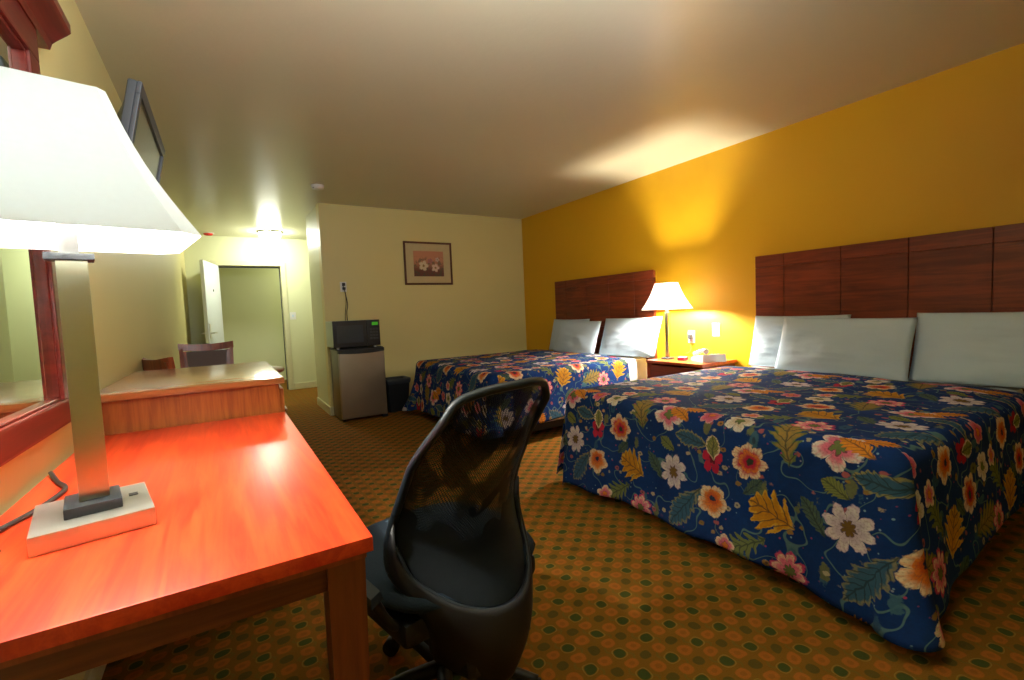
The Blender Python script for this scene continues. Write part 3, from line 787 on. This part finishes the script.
# rows: z, half width, depth offset (forward), lateral shift
rows = [(.02, .12, .10, 0), (.10, .15, .06, 0), (.18, .175, .03, 0), (.25, .195, .03, 0), (.32, .220, .05, .0), (.40, .250, .105, .0), (.48, .246, .132, .0), (.56, .232, .119, .0), (.64, .226, .087, .0), (.72, .222, .054, .0), (.80, .213, .022, .0),
        (.88, .196, -.011, .0), (.93, .188, -.034, .0), (.99, .18, -.05, 0)]
def interp(z):
    for a, b2 in zip(rows, rows[1:]):
        if a[0] <= z <= b2[0]:
            s = (z - a[0]) / (b2[0] - a[0]); return [a[i] + (b2[i] - a[i]) * s for i in range(4)]
    return rows[-1] if z > rows[-1][0] else rows[0]
ZT = .926
def bp(u, z, off=0.0):
    _, hw, d, sh = [sum(q) / 3 for q in zip(interp(z - .03), interp(z), interp(z + .03))]
    td = .043 * abs(u) ** 3 + .028 * max(0, (abs(u) - .80) / .20) ** 2
    zz = z - td * max(0, min(1, (z - .72) / (ZT - .72)))
    w = .153 + (.071 - .153) * max(0, min(1, (z - .4) / .55))
    low = .06 * abs(u) ** 2.2 * max(0, min(1, (.42 - z) / .2))
    return Vector((cx + CK * u * hw, cy + CK * (d + w * u * u) + off, 1.119 + (zz + low - 1.119) * CK))
def mesh_back(z0, z1, um, name, mat, thick, nu=32, nz=40, uvmap=False, off=0.0):
    bm = bmesh.new(); uvl = bm.loops.layers.uv.new('UVMap'); dd = {}
    vs = []
    for i in range(nu + 1):
        row = []
        for j in range(nz + 1):
            u = um * (-1 + 2 * i / nu); z = z0(u) + (z1 - z0(u)) * j / nz
            w = bm.verts.new(bp(u, z, off)); dd[w] = (i / nu * .45, j / nz * .6); row.append(w)
        vs.append(row)
    for i in range(nu):
        for j in range(nz):
            f = bm.faces.new((vs[i][j], vs[i + 1][j], vs[i + 1][j + 1], vs[i][j + 1])); f.smooth = True
            for l in f.loops: l[uvl].uv = dd[l.vert]
    me = bpy.data.meshes.new(name); bm.to_mesh(me); bm.free(); me.materials.append(M[mat])
    o = bpy.data.objects.new(name, me); COL.objects.link(o); o.parent = t
    if thick: md = o.modifiers.new('thickness', 'SOLIDIFY'); md.thickness = thick; md.offset = 0
    return o
loopz = lambda u: .300 + .05 * abs(u) ** 2.4 + .20 * abs(u) ** 9
mesh_back(loopz, ZT, .97, 'backrest_mesh', 'mesh', 0, uvmap=True)
# solid lower shell below the loop
bm = bmesh.new(); vs = []
for i in range(33):
    u = -1 + 2 * i / 32; row = []
    for j in range(15):
        z = .06 + (loopz(u) - .06) * j / 14; row.append(bm.verts.new(bp(u, z, -.006)))
    vs.append(row)
for i in range(32):
    for j in range(14): bm.faces.new((vs[i][j], vs[i + 1][j], vs[i + 1][j + 1], vs[i][j + 1]))
o = obj('lower_shell', bm, 'black', t, True); md = o.modifiers.new('thickness', 'SOLIDIFY'); md.thickness = .022; md.offset = 0
FR = plain('chair_frame', (.005, .011, .018), .5)
b = nb(); loop = [bp(-1, .08 + (ZT - .08) * k / 24) for k in range(24)] + [bp(-1 + 2 * k / 20, ZT) for k in range(21)] + [bp(1, ZT - (ZT - .08) * k / 24) for k in range(1, 25)]
tube(b, loop, .0105, 10); obj('back_frame', b, FR, t, True)
b = nb(); tube(b, [bp(-.96 + 1.92 * k / 24, loopz(-.96 + 1.92 * k / 24), -.012) for k in range(25)], .004, 8); obj('loop_trim', b, FR, t, True)
# seat
bm = bmesh.new(); N = 20; top_ = []; ring_pts = []
def seat_pt(u, v):   # square-disc mapping
    x = u * math.sqrt(max(0, 1 - v * v * .42)); y = v * math.sqrt(max(0, 1 - u * u * .42)); return x, y
for sgn, nm in ((1, 0), (-1, 1)):
    vs = []
    for i in range(N + 1):
        row = []
        for j in range(N + 1):
            u = -1 + 2 * i / N; v = -1 + 2 * j / N; x, y = seat_pt(u, v)
            e = max(0, (1 - abs(u) ** 4) * (1 - abs(v) ** 4)) ** .5
            z = .445 + sgn * .040 * e + (.012 * x * x) - (.03 * max(0, v - .6) ** 2 * 4) * .5
            row.append(bm.verts.new((cx + x * .265, .02 + y * .28, z)))
        vs.append(row)
    for i in range(N):
        for j in range(N): bm.faces.new((vs[i][j], vs[i + 1][j], vs[i + 1][j + 1], vs[i][j + 1]))
bmesh.ops.remove_doubles(bm, verts=bm.verts[:], dist=.0005)
obj('seat', bm, 'chair_fabric', t, True)
b = nb(); box(b, cx - .22, -.18, .35, cx + .22, .20, .415, .03, 4); box(b, cx - .10, -.26, .24, cx + .10, .10, .34, .04, 3)
smooth_angle(obj('seat_mechanism', b, 'black', t))
b = nb(); tube(b, [(cx - .10, -.10, .36), (cx - .22, -.14, .40), (cx - .275, -.15, .49)], .012, 8)
lv = obj('adjustment_lever', b, 'black', t, True)
b = nb(); prism(b, [[Vector(p) for p in ((-.300, -.19, .50), (-.262, -.17, .50), (-.262, -.08, .50), (-.300, -.07, .50))], [Vector(p) for p in ((-.296, -.18, .517), (-.266, -.165, .517), (-.266, -.085, .52), (-.296, -.08, .52))]])
obj('lever_paddle', b, FR, lv)
obj('gas_column', cyl(nb(), (cx, 0), .026, .09, .36), 'black', t, True)
for k in range(5):
    a = 2 * PI * k / 5 + .35; c, s = math.cos(a), math.sin(a)
    b = nb(); tube(b, [(cx, 0, .10), (cx + c * .14, s * .14, .105), (cx + c * .27, s * .27, .075)], .02, 8, lambda q: 1.2 - .5 * q); lg = obj('base_leg', b, 'black', t, True)
    b = nb(); w_ = nb(); cyl(w_, (0, 0), .026, -.022, .022, n=16)
    w_.transform(Matrix.Translation((cx + c * .285, s * .285, .027)) @ Matrix.Rotation(a + .6, 4, 'Z') @ Matrix.Rotation(PI / 2, 4, 'X')); merge(b, w_)
    tube(b, [(cx + c * .275, s * .275, .05), (cx + c * .275, s * .275, .08)], .007, 8); obj('caster', b, 'black', lg, True)

# ------------------------------------------------------------------ lights
def light(kind, loc, e, col, size=.1, rot=None, **k):
    L = bpy.data.lights.new(kind.lower() + '_light', kind); L.energy = e; L.color = col
    if kind == 'AREA': L.shape = 'RECTANGLE'; L.size = size; L.size_y = k.get('sy', size)
    else: L.shadow_soft_size = size
    o = bpy.data.objects.new(kind.lower() + '_light', L); COL.objects.link(o); o.location = loc
    if rot: o.rotation_euler = rot
    return o
light('POINT', (1.6, 9.3, 2.1), 25, (.95, 1, .7), .1)                       # corridor ceiling lamp out of sight
light('AREA', (.6, .55, 2.0), 54, (.95, .97, 1.0), 1.2, (math.radians(140), 0, 0), sy=.7)   # unseen fill added to brighten ceiling and far wall, aimed up and forward
W = bpy.data.worlds.new('world'); bpy.context.scene.world = W; W.use_nodes = True
W.node_tree.nodes['Background'].inputs[0].default_value = (.5, .6, .7, 1); W.node_tree.nodes['Background'].inputs[1].default_value = .05

# ------------------------------------------------------------------ camera
cam = bpy.data.cameras.new('camera'); co = bpy.data.objects.new('camera', cam); COL.objects.link(co)
RC = ((0.84984549, -0.52532872, -0.04233655), (-0.06788669, -0.02945341, -0.99725819), (0.52264141, 0.85038946, -0.06069368))
r, dn, fw = (Vector(RC[i]) for i in range(3))
mw = Matrix(((r.x, -dn.x, -fw.x, 0), (r.y, -dn.y, -fw.y, 0), (r.z, -dn.z, -fw.z, 1.119), (0, 0, 0, 1)))
co.matrix_world = mw; cam.sensor_width = 36; cam.lens = 467.12 / 1024 * 36; cam.clip_start = .02
sc = bpy.context.scene; sc.camera = co
sc.view_settings.view_transform = 'Standard'; sc.view_settings.look = 'None'; sc.view_settings.exposure = 0.0
